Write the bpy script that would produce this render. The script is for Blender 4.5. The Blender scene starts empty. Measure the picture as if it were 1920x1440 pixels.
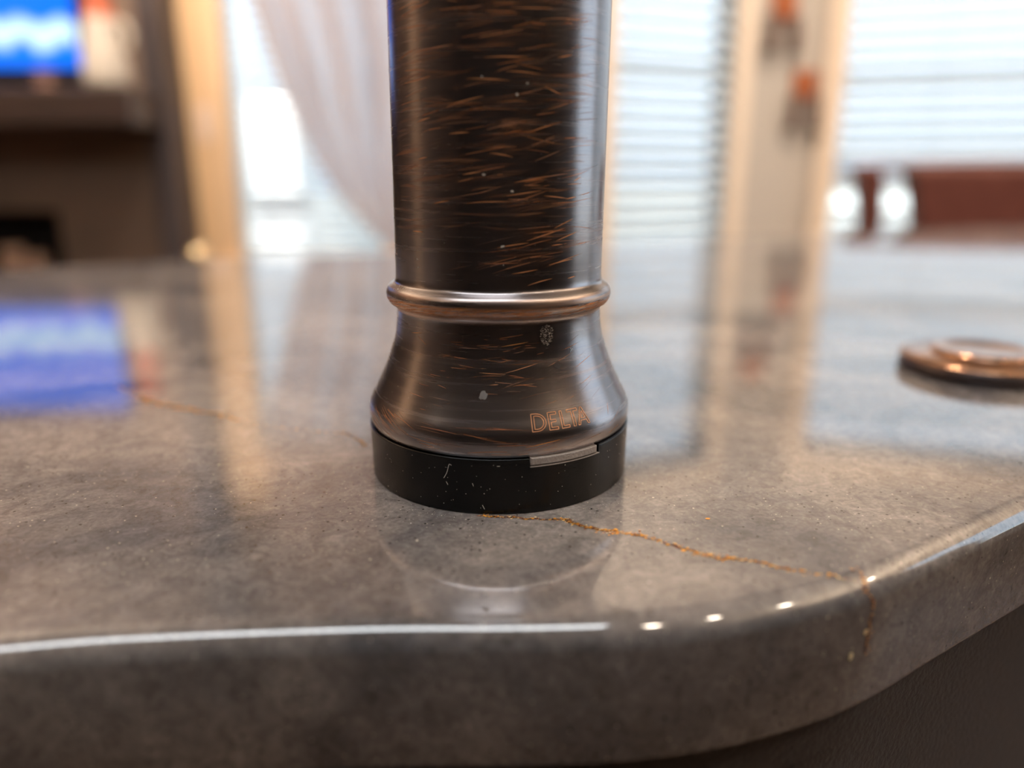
import bpy, bmesh, math, random
from mathutils import Vector, Matrix
random.seed(11)
C = bpy.context.scene
COL = C.collection
PI = math.pi
def rad(a): return math.radians(a)

# ------------------------------------------------------------------ camera
TOP = 0.93                       # height of the countertop, metres
CAMX, CAMY, CAMH = 0.002715, -0.15145, 0.0599
PITCH = 15.73
cd = bpy.data.cameras.new('camera')
cam = bpy.data.objects.new('camera', cd); COL.objects.link(cam)
cam.location = (CAMX, CAMY, TOP + CAMH)
cam.rotation_euler = (rad(90 - PITCH), 0, 0)
cd.sensor_width = 36; cd.lens = 36 * 1400 / 1920
cd.clip_start = 0.005; cd.clip_end = 200
cd.dof.use_dof = True
cd.dof.focus_distance = 0.139
cd.dof.aperture_fstop = 26.25 / 4.9
C.camera = cam

# ------------------------------------------------------------------ world, sun, exposure
w = bpy.data.worlds.new('world'); C.world = w; w.use_nodes = True
nt = w.node_tree; nt.nodes.clear()
wo = nt.nodes.new('ShaderNodeOutputWorld'); wb = nt.nodes.new('ShaderNodeBackground')
wb.inputs[0].default_value = (0.71, 0.86, 1.0, 1); wb.inputs[1].default_value = 2.3
nt.links.new(wb.outputs[0], wo.inputs[0])
sd = bpy.data.lights.new('sun', 'SUN'); sd.energy = 20; sd.angle = rad(0.6); sd.color = (1, .97, .92)
so = bpy.data.objects.new('sun', sd); COL.objects.link(so)
so.rotation_euler = (rad(45), 0, rad(-8))       # high sun behind the house, lighting the garden
C.view_settings.view_transform = 'Standard'; C.view_settings.look = 'None'
C.view_settings.exposure = 0; C.view_settings.gamma = 1
C.view_settings.use_curve_mapping = False
CEIL_PANEL = 9.5
CAN_LIGHT = 150.0
FILL_UP_W = 90.0
FILL_SPOT_W = 165.0
try:
    C.cycles.use_denoising = True
    C.cycles.sample_clamp_indirect = 8
    C.cycles.max_bounces = 8
    C.cycles.transparent_max_bounces = 12
    C.cycles.caustics_reflective = False; C.cycles.caustics_refractive = False
except Exception: pass

# ------------------------------------------------------------------ helpers
def mat(name, col, rough=.5, metal=0, ior=1.5, emis=None, estr=0, spec=.5):
    m = bpy.data.materials.new(name); m.use_nodes = True
    b = m.node_tree.nodes['Principled BSDF']
    b.inputs['Base Color'].default_value = (*col, 1)
    b.inputs['Roughness'].default_value = rough
    b.inputs['Metallic'].default_value = metal
    b.inputs['IOR'].default_value = ior
    b.inputs['Specular IOR Level'].default_value = spec
    if emis:
        b.inputs['Emission Color'].default_value = (*emis, 1); b.inputs['Emission Strength'].default_value = estr
    return m
def nodes(m): return m.node_tree.nodes, m.node_tree.links, m.node_tree.nodes['Principled BSDF']
def N(m, t, **kw):
    n = m.node_tree.nodes.new(t)
    for k, v in kw.items():
        if k.startswith('_'): setattr(n, k[1:], v)
        else: n.inputs[k].default_value = v
    return n
def mixcol(m, fac, a, b, blend='MIX'):
    n = m.node_tree.nodes.new('ShaderNodeMix'); n.data_type = 'RGBA'; n.blend_type = blend
    L = m.node_tree.links
    for s, v in ((0, fac), (6, a), (7, b)):
        if hasattr(v, 'is_linked'): L.new(v, n.inputs[s])
        elif s == 0: n.inputs[0].default_value = v
        else: n.inputs[s].default_value = (*v, 1)
    return n.outputs[2]
def ramp(m, fac, a, b):
    n = m.node_tree.nodes.new('ShaderNodeMapRange'); n.clamp = True
    m.node_tree.links.new(fac, n.inputs[0]); n.inputs[1].default_value = a; n.inputs[2].default_value = b
    return n.outputs[0]
def math_(m, op, a, b=0):
    n = m.node_tree.nodes.new('ShaderNodeMath'); n.operation = op
    for i, v in ((0, a), (1, b)):
        if hasattr(v, 'is_linked'): m.node_tree.links.new(v, n.inputs[i])
        else: n.inputs[i].default_value = v
    return n.outputs[0]
def noise_mat(name, c1, c2, scale, rough=.5, detail=4, stretch=(1,1,1), bump=0, **kw):
    m = mat(name, c1, rough, **kw); nd, L, b = nodes(m)
    tc = N(m, 'ShaderNodeTexCoord'); mp = N(m, 'ShaderNodeMapping'); mp.inputs['Scale'].default_value = stretch
    L.new(tc.outputs['Object'], mp.inputs[0])
    no = N(m, 'ShaderNodeTexNoise', Scale=scale, Detail=detail); L.new(mp.outputs[0], no.inputs['Vector'])
    f = ramp(m, no.outputs[0], .3, .7)
    L.new(mixcol(m, f, c1, c2), b.inputs['Base Color'])
    if bump:
        bp = N(m, 'ShaderNodeBump', Strength=bump, Distance=.0005); L.new(no.outputs[0], bp.inputs['Height'])
        L.new(bp.outputs[0], b.inputs['Normal'])
    return m

def link(name, me, m=None, parent=None, smooth=False):
    o = bpy.data.objects.new(name, me); COL.objects.link(o)
    if m: me.materials.append(m)
    if smooth:
        for p in me.polygons: p.use_smooth = True
    if parent: o.parent = parent
    return o
def obj(name, bm, m=None, parent=None, smooth=False):
    me = bpy.data.meshes.new(name); bm.normal_update(); bm.to_mesh(me); bm.free()
    return link(name, me, m, parent, smooth)
def empty(name, loc=(0,0,0), rz=0):
    o = bpy.data.objects.new(name, None); COL.objects.link(o); o.location = loc; o.rotation_euler = (0,0,rz)
    o.empty_display_size = .02
    return o
def tag(o, label, cat, group=None):
    o['label'] = label; o['category'] = cat
    if group: o['group'] = group
    return o
def struct(o): o['kind'] = 'structure'; return o
def box(bm, x0, x1, y0, y1, z0, z1, bev=0):
    r = bmesh.ops.create_cube(bm, size=1)['verts']
    for v in r:
        v.co = Vector(((x0+x1)/2 + v.co.x*(x1-x0), (y0+y1)/2 + v.co.y*(y1-y0), (z0+z1)/2 + v.co.z*(z1-z0)))
    if bev:
        es = list({e for v in r for e in v.link_edges})
        bmesh.ops.bevel(bm, geom=es, offset=bev, segments=2, affect='EDGES', profile=.5)
    return r
def bx(*a, bev=0):
    bm = bmesh.new(); box(bm, *a, bev=bev); return bm
def lathe(bm, prof, seg=64, cap0=True, cap1=True, lean=None, cx=0, cy=0):
    rings = []
    for r, z in prof:
        dx = lean(z) if lean else 0
        rings.append([bm.verts.new((cx + dx + r*math.sin(2*PI*k/seg), cy - r*math.cos(2*PI*k/seg), z)) for k in range(seg)])
    for a, b in zip(rings, rings[1:]):
        for k in range(seg):
            bm.faces.new((a[k], a[(k+1) % seg], b[(k+1) % seg], b[k]))
    if cap0: bm.faces.new(rings[0][::-1])
    if cap1: bm.faces.new(rings[-1])
    return rings
def catmull(P, n=6):
    out = []
    P = [tuple(p) for p in P]
    Q = [P[0]] + P + [P[-1]]
    for i in range(1, len(Q)-2):
        p0, p1, p2, p3 = Q[i-1], Q[i], Q[i+1], Q[i+2]
        for k in range(n):
            t = k/n
            out.append(tuple(.5*((2*b) + (-a+c)*t + (2*a-5*b+4*c-d)*t*t + (-a+3*b-3*c+d)*t**3) for a, b, c, d in zip(p0, p1, p2, p3)))
    out.append(P[-1]); return out
def tube(bm, pts, r, seg=16, caps=True):
    pts = [Vector(p) for p in pts]; rings = []
    rr = r if hasattr(r, '__len__') else [r]*len(pts)
    up = Vector((0,0,1)); prev = None
    for i, p in enumerate(pts):
        t = (pts[min(i+1, len(pts)-1)] - pts[max(i-1, 0)]).normalized()
        if prev is None:
            a = t.cross(Vector((1,0,0)) if abs(t.x) < .9 else Vector((0,1,0))).normalized()
        else: a = (prev - t*prev.dot(t)).normalized()
        prev = a; b = t.cross(a)
        rings.append([bm.verts.new(p + (a*math.cos(2*PI*k/seg) + b*math.sin(2*PI*k/seg))*rr[i]) for k in range(seg)])
    for a, b in zip(rings, rings[1:]):
        for k in range(seg): bm.faces.new((a[k], a[(k+1) % seg], b[(k+1) % seg], b[k]))
    if caps: bm.faces.new(rings[0][::-1]); bm.faces.new(rings[-1])
# real position of a point D metres in front of the camera (horizontal) at lateral X and eye-level offset
def Xat(u, D): return CAMX + D*(u-960)/1455.0          # u = where the vertical crosses eye level
def Zat(v, D): return TOP + CAMH + D*math.tan(math.atan((720-v)/1400.0) - rad(PITCH))
def Y(D): return CAMY + D

# ------------------------------------------------------------------ materials
M = {}
M['wall'] = noise_mat('warm_tan_wall_paint', (.84,.59,.35), (.80,.56,.33), 60, .7)
M['wall_bay'] = noise_mat('beige_wall_paint', (.55,.505,.455), (.52,.48,.435), 60, .7)
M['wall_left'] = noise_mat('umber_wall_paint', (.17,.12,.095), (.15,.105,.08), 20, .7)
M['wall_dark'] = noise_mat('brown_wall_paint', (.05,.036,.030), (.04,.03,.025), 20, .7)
M['ceil'] = noise_mat('ceiling_paint', (.82,.75,.67), (.80,.73,.65), 80, .8)
M['trim'] = mat('cream_trim_paint', (.86,.72,.58), .4)
M['trim_tan'] = mat('tan_trim_paint', (.86,.62,.40), .4)
M['vinyl'] = mat('white_window_vinyl', (.82,.84,.86), .35)
M['grey_rail'] = mat('grey_blue_rail', (.72,.80,.92), .45)
M['floor'] = noise_mat('brown_floor_wood', (.09,.055,.035), (.13,.08,.05), 6, .35, stretch=(1,8,1))
M['slat'] = mat('blind_slat', (.72,.77,.81), .5)
nd, L, b = nodes(M['slat'])
tr = N(M['slat'], 'ShaderNodeBsdfTranslucent'); tr.inputs[0].default_value = (.84,.92,.98,1)
mx = N(M['slat'], 'ShaderNodeMixShader'); mx.inputs[0].default_value = .55
L.new(b.outputs[0], mx.inputs[1]); L.new(tr.outputs[0], mx.inputs[2]); L.new(mx.outputs[0], nd['Material Output'].inputs[0])
def glass_thin(name, tint=(.97,.985,1)):
    m = mat(name, tint, .02); nd, L, b = nodes(m)
    t = N(m, 'ShaderNodeBsdfTransparent'); t.inputs[0].default_value = (*tint, 1)
    g = N(m, 'ShaderNodeBsdfGlossy'); g.inputs['Roughness'].default_value = .02
    fr = N(m, 'ShaderNodeFresnel', IOR=1.45); mx = N(m, 'ShaderNodeMixShader')
    L.new(fr.outputs[0], mx.inputs[0]); L.new(t.outputs[0], mx.inputs[1]); L.new(g.outputs[0], mx.inputs[2])
    L.new(mx.outputs[0], nd['Material Output'].inputs[0]); return m
M['glass'] = glass_thin('window_glass')
M['sheer'] = mat('sheer_fabric', (.74,.60,.51), .8)
nd, L, b = nodes(M['sheer'])
tr = N(M['sheer'], 'ShaderNodeBsdfTranslucent'); tr.inputs[0].default_value = (.86,.84,.90,1)
tp = N(M['sheer'], 'ShaderNodeBsdfTransparent')
m1 = N(M['sheer'], 'ShaderNodeMixShader'); m1.inputs[0].default_value = .6
m2 = N(M['sheer'], 'ShaderNodeMixShader'); m2.inputs[0].default_value = .14
wvn = N(M['sheer'], 'ShaderNodeVertexColor'); wvn.layer_name = 'fold_shade'     # fold shading put into colour and opacity, denser where gathered
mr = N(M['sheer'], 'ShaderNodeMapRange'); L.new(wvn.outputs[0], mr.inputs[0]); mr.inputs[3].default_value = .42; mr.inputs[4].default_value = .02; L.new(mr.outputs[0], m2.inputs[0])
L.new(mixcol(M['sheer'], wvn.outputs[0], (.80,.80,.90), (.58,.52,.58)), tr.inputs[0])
L.new(b.outputs[0], m1.inputs[1]); L.new(tr.outputs[0], m1.inputs[2])
L.new(m1.outputs[0], m2.inputs[1]); L.new(tp.outputs[0], m2.inputs[2]); L.new(m2.outputs[0], nd['Material Output'].inputs[0])

# quartz countertop
def quartz():
    m = mat('grey_brown_quartz', (.14,.12,.11), .06, ior=2.1); nd, L, b = nodes(m)
    tc = N(m, 'ShaderNodeTexCoord'); P = tc.outputs['Object']
    n1 = N(m, 'ShaderNodeTexNoise', Scale=22, Detail=5, Roughness=.6, Distortion=.6); L.new(P, n1.inputs['Vector'])
    n2 = N(m, 'ShaderNodeTexNoise', Scale=260, Detail=6, Roughness=.7, Distortion=1.2); L.new(P, n2.inputs['Vector'])
    n3 = N(m, 'ShaderNodeTexNoise', Scale=1300, Detail=3); L.new(P, n3.inputs['Vector'])
    c = mixcol(m, ramp(m, n1.outputs[0], .36, .62), (.116,.112,.120), (.292,.257,.236))
    k = math_(m, 'ADD', math_(m, 'MULTIPLY', ramp(m, n2.outputs[0], .3, .7), .75), .62)
    k = math_(m, 'MULTIPLY', k, math_(m, 'ADD', math_(m, 'MULTIPLY', ramp(m, n3.outputs[0], .3, .7), .35), .82))
    vm = N(m, 'ShaderNodeVectorMath', _operation='SCALE'); L.new(c, vm.inputs[0]); L.new(k, vm.inputs['Scale'])
    c = vm.outputs[0]
    # dark pits and pale grains
    for sc, thr, rare, colr in ((800, .20, .75, (.03,.027,.026)), (900, .15, .82, (.62,.56,.48)), (300, .07, .93, (.80,.72,.60))):
        v = N(m, 'ShaderNodeTexVoronoi', Scale=sc); L.new(P, v.inputs['Vector'])
        sp = N(m, 'ShaderNodeSeparateColor'); L.new(v.outputs['Color'], sp.inputs[0])
        a = math_(m, 'LESS_THAN', v.outputs['Distance'], thr); r_ = math_(m, 'GREATER_THAN', sp.outputs[0], rare)
        c = mixcol(m, math_(m, 'MULTIPLY', math_(m, 'MULTIPLY', a, r_), .8), c, colr)
    L.new(c, b.inputs['Base Color'])
    rr = N(m, 'ShaderNodeMapRange'); L.new(n2.outputs[0], rr.inputs[0]); rr.inputs[3].default_value = .035; rr.inputs[4].default_value = .08
    L.new(rr.outputs[0], b.inputs['Roughness'])
    return m
M['quartz'] = quartz()
M['cabinet'] = noise_mat('dark_espresso_cabinet', (.046,.041,.041), (.066,.058,.057), 900, .42, bump=.5)

def bronze():
    m = mat('oil_rubbed_bronze', (.2,.16,.14), .34, metal=1); nd, L, b = nodes(m)
    tc = N(m, 'ShaderNodeTexCoord'); uv = tc.outputs['UV']
    mp = N(m, 'ShaderNodeMapping'); mp.inputs['Scale'].default_value = (26, 900, 1); L.new(uv, mp.inputs[0])
    n1 = N(m, 'ShaderNodeTexNoise', Scale=1, Detail=5, Roughness=.65); L.new(mp.outputs[0], n1.inputs['Vector'])
    mp2 = N(m, 'ShaderNodeMapping'); mp2.inputs['Scale'].default_value = (8, 60, 1); L.new(uv, mp2.inputs[0])
    n2 = N(m, 'ShaderNodeTexNoise', Scale=1, Detail=4, Roughness=.6); L.new(mp2.outputs[0], n2.inputs['Vector'])
    c = mixcol(m, ramp(m, n1.outputs[0], .3, .75), (.290,.270,.275), (.390,.350,.345))
    wear = math_(m, 'MULTIPLY', ramp(m, n2.outputs[0], .50, .75), ramp(m, n1.outputs[0], .45, .7))
    c = mixcol(m, math_(m, 'MULTIPLY', wear, .55), c, (.52,.25,.12))
    # rubbed crest of the bead: copper shows on the ring (V = height in metres)
    sx = N(m, 'ShaderNodeSeparateXYZ'); L.new(uv, sx.inputs[0])
    d = math_(m, 'ABSOLUTE', math_(m, 'SUBTRACT', sx.outputs[1], .0362)); e = ramp(m, d, .0026, .0006)
    e = math_(m, 'MULTIPLY', e, math_(m, 'ADD', math_(m, 'MULTIPLY', ramp(m, n1.outputs[0], .42, .62), .75), .05))
    c = mixcol(m, e, c, (.80,.44,.24))
    L.new(c, b.inputs['Base Color'])
    L.new(math_(m, 'ADD', math_(m, 'MULTIPLY', e, .32), math_(m, 'ADD', math_(m, 'MULTIPLY', n1.outputs[0], .14), .19)), b.inputs['Roughness'])
    n3 = N(m, 'ShaderNodeTexNoise', Scale=1600, Detail=2); L.new(tc.outputs['Object'], n3.inputs['Vector'])
    bp = N(m, 'ShaderNodeBump', Strength=.10, Distance=.00005); L.new(n3.outputs[0], bp.inputs['Height']); L.new(bp.outputs[0], b.inputs['Normal'])
    return m
M['bronze'] = bronze()
def plastic():
    m = mat('black_textured_plastic', (.002,.002,.002), .22, spec=.4); nd, L, b = nodes(m)
    tc = N(m, 'ShaderNodeTexCoord')
    n3 = N(m, 'ShaderNodeTexNoise', Scale=1900, Detail=3, Roughness=.6); L.new(tc.outputs['Object'], n3.inputs['Vector'])
    bp = N(m, 'ShaderNodeBump', Strength=.8, Distance=.00006); L.new(n3.outputs[0], bp.inputs['Height']); L.new(bp.outputs[0], b.inputs['Normal'])
    return m
M['plastic'] = plastic()
M['tab'] = noise_mat('grey_lens_plastic', (.34,.29,.26), (.42,.37,.34), 2500, .45, bump=.5)
def alpha_mat(name, col, rough=.4, metal=.3):
    m = mat(name, col, rough, metal); nd, L, b = nodes(m)
    at = N(m, 'ShaderNodeVertexColor'); at.layer_name = 'fade'
    L.new(at.outputs['Color'], b.inputs['Base Color'])
    L.new(at.outputs['Alpha'], b.inputs['Alpha']); return m
M['streak'] = alpha_mat('rubbed_copper_streak', (.8,.36,.17), .38, .35)
M['letter'] = mat('etched_copper', (.88,.42,.22), .4, .25)
M['dust'] = alpha_mat('pale_dust', (.75,.72,.66), .6, 0)
M['fleck'] = alpha_mat('copper_mineral', (.9,.45,.15), .3, .1)
M['leather'] = noise_mat('red_brown_leather', (.115,.036,.027), (.15,.05,.038), 30, .42, bump=.2)
M['dark_wood'] = noise_mat('dark_leg_wood', (.04,.02,.015), (.06,.03,.02), 8, .4, stretch=(10,10,1))
M['fire_stone'] = noise_mat('brown_fireplace_plaster', (.24,.165,.125), (.17,.125,.10), 3, .65)
M['slate'] = noise_mat('slate_pilaster', (.075,.063,.068), (.06,.05,.055), 6, .45)
M['mantel'] = noise_mat('dark_mantel_wood', (.05,.032,.028), (.035,.024,.022), 5, .35, stretch=(1,8,8))
M['soot'] = mat('sooty_firebox', (.006,.005,.005), .9)
M['black'] = mat('black_plastic', (.01,.01,.011), .35)
M['white_cer'] = mat('white_ceramic', (.60,.56,.50), .3)
M['terra'] = mat('terracotta_glaze', (.55,.14,.07), .4)
M['wax'] = mat('tan_candle_wax', (.60,.40,.30), .5)
M['brass'] = mat('pale_brass', (.90,.72,.45), .28, 1)
M['rust'] = mat('rust_orange_metal', (.42,.12,.035), .45, .2)
M['rustdark'] = mat('dark_rust_metal', (.10,.045,.035), .5, .2)
M['switch'] = mat('switch_plate', (.86,.70,.60), .4)
M['grass'] = noise_mat('pale_patio_ground', (.36,.38,.36), (.42,.43,.40), 2, .9)
M['pillar'] = mat('white_stucco', (.86,.86,.85), .8)
M['light'] = mat('ceiling_panel_diffuser', (.9,.9,.9), .5, emis=(.93,.97,1.0), estr=CEIL_PANEL)
M['can'] = mat('downlight_lens', (.9,.9,.9), .5, emis=(1,.84,.66), estr=CAN_LIGHT)
def screen_mat():
    m = mat('tv_picture', (.0,.0,.0), .2); nd, L, b = nodes(m)
    tc = N(m, 'ShaderNodeTexCoord'); sx = N(m, 'ShaderNodeSeparateXYZ'); L.new(tc.outputs['Object'], sx.inputs[0])
    no = N(m, 'ShaderNodeTexNoise', Scale=9, Detail=1); L.new(tc.outputs['Object'], no.inputs['Vector'])
    wv = math_(m, 'MULTIPLY', math_(m, 'SINE', math_(m, 'MULTIPLY', sx.outputs[0], 52)), .012)
    dz = math_(m, 'ABSOLUTE', math_(m, 'SUBTRACT', math_(m, 'SUBTRACT', sx.outputs[2], wv), .098))
    dz = math_(m, 'SUBTRACT', dz, math_(m, 'MULTIPLY', math_(m, 'SUBTRACT', no.outputs[0], .5), .05))
    c = mixcol(m, ramp(m, dz, .045, .018), (.0,.16,.92), (.62,.86,1.0))
    L.new(c, b.inputs['Emission Color']); b.inputs['Emission Strength'].default_value = 1.55
    return m
M['screen'] = screen_mat()

# ------------------------------------------------------------------ room shell
def wall_piece(name, P, Q, m, h=2.6, th=.08, hole=None):
    """wall from P to Q (xy), interior on the right-hand side seen from P to Q; thickness outward"""
    P = Vector((*P, 0)); Q = Vector((*Q, 0)); L_ = (Q-P).length
    bm = bmesh.new()
    if hole:
        s0, s1, z0, z1 = hole
        box(bm, 0, s0, 0, th, 0, h); box(bm, s1, L_, 0, th, 0, h)
        box(bm, s0, s1, 0, th, 0, z0); box(bm, s0, s1, 0, th, z1, h)
    else: box(bm, 0, L_, 0, th, 0, h)
    o = obj(name, bm, m); o.location = P; o.rotation_euler = (0,0, math.atan2(Q.y-P.y, Q.x-P.x))
    return struct(o)
LW_D = 2.65
corner = Vector((Xat(1512, 2.1), Y(2.1)))
d1 = Vector((-math.sin(rad(68)), -math.cos(rad(68))))           # bay wall, running back towards the faucet
d2 = Vector((math.cos(rad(15)), -math.sin(rad(15))))            # right bay wall
def s_at(u, orig, dr):                                          # distance along a wall where the sight line u meets it
    k = (u-960)/1455.0
    ox, oy = orig.x-CAMX, orig.y-CAMY
    return (k*oy - ox)/(dr.x - k*dr.y)
s_end1 = .74
E1 = corner + d1*s_end1
E2 = corner + d2*2.06
d3 = Vector((math.sin(rad(14)), -math.cos(rad(14)))); E3 = E2 + d3*1.55
backY = Y(LW_D)
WZ0, WZ1, WB1, WL1 = .70, 2.12, 1.66, 1.86
# left back wall with window_1
lx0, lx1 = -2.7, E1.x + .02
w1a, w1b = Xat(441, LW_D) , .02
wl = wall_piece('wall_back', (lx0, backY), (lx1, backY), M['wall'], hole=(w1a-lx0, w1b-lx0, WZ0, WL1))
wr = wall_piece('wall_jog', (lx1, backY), (E1.x+.02, E1.y), M['wall'], th=.05)
struct(obj('trim_bounce', bx(lx1+.052, lx1+.064, E1.y+.16, backY+.16, 0, 2.6), mat('bounce_siding', (.85,.87,.88), .6)))  # white board added outside the jog to bounce daylight into the narrow window
# bay wall: from E1 to the corner
sA, sB = s_at(1142, corner, d1), s_at(1358, corner, d1)
wb1 = wall_piece('wall_bay', tuple(E1), tuple(corner), M['wall_bay'], hole=(s_end1-sA, s_end1-sB, WZ0, WB1))
tA = s_at(1562, corner, d2); tB = 1.95
wb2 = wall_piece('wall_bay_right', tuple(corner), tuple(E2), M['wall_bay'], hole=(tA, tB, WZ0, WB1))
RX = E3.x
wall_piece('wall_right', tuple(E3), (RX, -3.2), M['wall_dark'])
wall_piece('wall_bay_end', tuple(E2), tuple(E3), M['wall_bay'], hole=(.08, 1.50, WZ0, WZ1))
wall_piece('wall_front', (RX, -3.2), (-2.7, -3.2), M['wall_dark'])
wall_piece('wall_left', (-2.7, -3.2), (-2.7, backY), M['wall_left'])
shell = [(-2.84,-3.34), (RX+.14,-3.34), (RX+.14,E3.y+.02), (E2.x+.14,E2.y+.08), (E2.x+.04,E2.y+.14), (corner.x+.05,corner.y+.17), (lx1+.12, E1.y+.10), (lx1+.06,backY+.14), (-2.84,backY+.14)]
def slab(name, z0, z1, m):
    bm = bmesh.new(); vs = [bm.verts.new((x,y,z0)) for x, y in shell]
    f = bm.faces.new(vs); r = bmesh.ops.extrude_face_region(bm, geom=[f])
    for v in [g for g in r['geom'] if isinstance(g, bmesh.types.BMVert)]: v.co.z = z1
    bmesh.ops.recalc_face_normals(bm, faces=bm.faces)
    return struct(obj(name, bm, m))
slab('floor', -.1, 0, M['floor']); slab('ceiling', 2.6, 2.7, M['ceil'])

def window(name, P, dr, s0, s1, z0=WZ0, z1=WZ1, rail=1.24, casing=.065, trim=None, cmat=None, cas_l=None, cas_r=None):
    """window in a wall starting at P along dr"""
    root = empty(name, (P[0], P[1], 0), math.atan2(dr[1], dr[0])); root['kind'] = 'structure'
    cl = cas_l if cas_l is not None else casing; cr = cas_r if cas_r is not None else casing
    bm = bmesh.new(); cm = cmat or M['trim']
    if cl: box(bm, s0-cl, s0, -.022, 0, z0-.02, z1+casing, bev=.004)
    if cr: box(bm, s1, s1+cr, -.022, 0, z0-.02, z1+casing, bev=.004)
    box(bm, s0-cl, s1+cr, -.024, 0, z1, z1+casing+.01, bev=.004)
    obj('casing', bm, cm, root)
    obj('sill', bx(s0-cl-.01, s1+cr+.01, -.05, .035, z0-.03, z0, bev=.006), cm, root)
    f = bmesh.new(); t = .012
    for a, b_, c, d in ((s0, s0+t, z0, z1), (s1-t, s1, z0, z1), (s0, s1, z0, z0+t), (s0, s1, z1-t, z1)):
        box(f, a, b_, .035, .070, c, d, bev=.003)
    obj('window_frame', f, M['vinyl'], root)
    obj('meeting_rail', bx(s0+t, s1-t, .040, .066, rail-.009, rail+.009, bev=.003), M['vinyl'], root)
    obj('pane', bx(s0+t, s1-t, .050, .053, rail+.009, z1-t), M['glass'], root)
    obj('pane', bx(s0+t, s1-t, .057, .060, z0+t, rail-.009), M['glass'], root)
    return root
window('window_1', (0, backY), (1,0), w1a, w1b, z1=WL1, rail=Zat(158, LW_D+.08), casing=.055, cmat=M['trim_tan'])
window('window_2', tuple(E1), tuple(-d1), s_end1-sA, s_end1-sB, z1=WB1, rail=1.245, casing=.05, cas_l=.04, cas_r=.046)
window('window_3', tuple(corner), tuple(d2), tA, tB, z1=WB1, rail=1.235, casing=.055, cas_l=.05)
window('window_4', tuple(E2), tuple(d3), .08, 1.50, rail=1.24)

def blind(name, P, dr, s0, s1, z0, z1, tilt, label, pitch=.036, yoff=.004):
    root = empty(name, (P[0], P[1], 0), math.atan2(dr[1], dr[0])); tag(root, label, 'blind')
    obj('headrail', bx(s0, s1, yoff-.022, yoff+.022, z1-.045, z1, bev=.003), M['slat'], root)
    n = int((z1-.06-z0-.02)/pitch); sm = None
    for i in range(n):
        z = z0+.03+pitch*(i+.3)
        if sm is None:
            bm = bmesh.new(); w2 = .021; k = 5; th = .0012
            rows = []
            for j in range(k+1):
                y = -w2 + 2*w2*j/k; c = .0022*(1-(y/w2)**2)
                rows.append([bm.verts.new((x, y, c+dz)) for x in (s0+.003, s1-.003) for dz in (0, th)])
            for a, b_ in zip(rows, rows[1:]):
                bm.faces.new((a[1], b_[1], b_[3], a[3])); bm.faces.new((a[0], a[2], b_[2], b_[0]))
                bm.faces.new((a[0], b_[0], b_[1], a[1])); bm.faces.new((a[2], a[3], b_[3], b_[2]))
            bm.faces.new((rows[0][0], rows[0][1], rows[0][3], rows[0][2])); r_ = rows[-1]; bm.faces.new((r_[0], r_[2], r_[3], r_[1]))
            o = obj('slat', bm, M['slat'], root); sm = o.data
        else: o = bpy.data.objects.new('slat', sm); COL.objects.link(o); o.parent = root
        o.location = (0, yoff, z); o.rotation_euler = (rad(tilt), 0, 0)
    obj('bottom_rail', bx(s0, s1, yoff-.02, yoff+.02, z0+.004, z0+.022, bev=.003), M['slat'], root)
    for s in (s0+.12*(s1-s0), s1-.12*(s1-s0)):
        for dy in (-.024, .024):
            bm = bmesh.new(); tube(bm, [(s, yoff+dy, z0+.02), (s, yoff+dy, z1-.02)], .0008, 5); obj('ladder_cord', bm, M['slat'], root)
    return root
blind('window_blind', (0, backY), (1,0), w1a+.006, w1b-.006, WZ0, WL1, 40, 'white horizontal blind with opened slats behind the tied-back sheer curtain')
blind('window_blind', tuple(E1), tuple(-d1), s_end1-sA+.001, s_end1-sB-.001, WZ0, WB1, 42, 'white slatted blind in the narrow window just right of the faucet')
blind('window_blind', tuple(corner), tuple(d2), tA+.006, tB-.006, Zat(306, 2.05), WB1, 42, 'wide white slatted blind hanging above the brown leather chair')
# mid rail of the wide window under the blind
o = struct(obj('trim_1', bx(tA, tB, .012, .034, Zat(306,2.05)-.026, Zat(306,2.05)-.001, bev=.004), M['grey_rail'])); o.location = (*corner, 0); o.rotation_euler = (0,0,math.atan2(d2.y, d2.x))
blind('window_blind', tuple(corner), tuple(d2), tA+.006, tB-.006, WZ0, Zat(306,2.05)-.03, 36, 'lower white blind behind the brown leather chair, below the grey rail')

dr_ = empty('door_1', (-2.70, .18, 0)); struct(dr_)
obj('door_panel', bx(.002,.035,-.16,.16,.01,2.03,bev=.004), M['trim_tan'], dr_)
bm = bmesh.new(); box(bm, .002,.03,-.22,-.165,0,2.09); box(bm, .002,.03,.165,.22,0,2.09); box(bm, .002,.03,-.22,.22,2.035,2.10); obj('door_casing', bm, M['trim'], dr_)
bm = bmesh.new(); tube(bm, [(.035,.12,1.0),(.07,.12,1.0),(.085,.12,1.0)], [.012,.022,.016], 16); obj('door_knob', bm, M['black'], dr_, True)
# ------------------------------------------------------------------ garden
g = obj('patio_ground', bx(-30, 30, -8, 60, -.35, -.3), M['grass']); struct(g)
pil = empty('garden_pillar', (Xat(526, 8.6), Y(8.6), -.3)); tag(pil, 'sunlit white stucco garden pillar seen through the left window', 'pillar')
pz = lambda v: Zat(v, 8.6) + .3
obj('plinth', bx(-.29,.29,-.29,.29, 0, pz(412), bev=.01), M['pillar'], pil)
obj('joint', bx(-.24,.24,-.24,.24, pz(412), pz(372), bev=.005), M['slate'], pil)
obj('shaft', bx(-.25,.25,-.25,.25, pz(372), pz(198), bev=.01), M['pillar'], pil)
obj('cap', bx(-.21,.21,-.21,.21, pz(198), pz(184), bev=.02), M['pillar'], pil)

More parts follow.
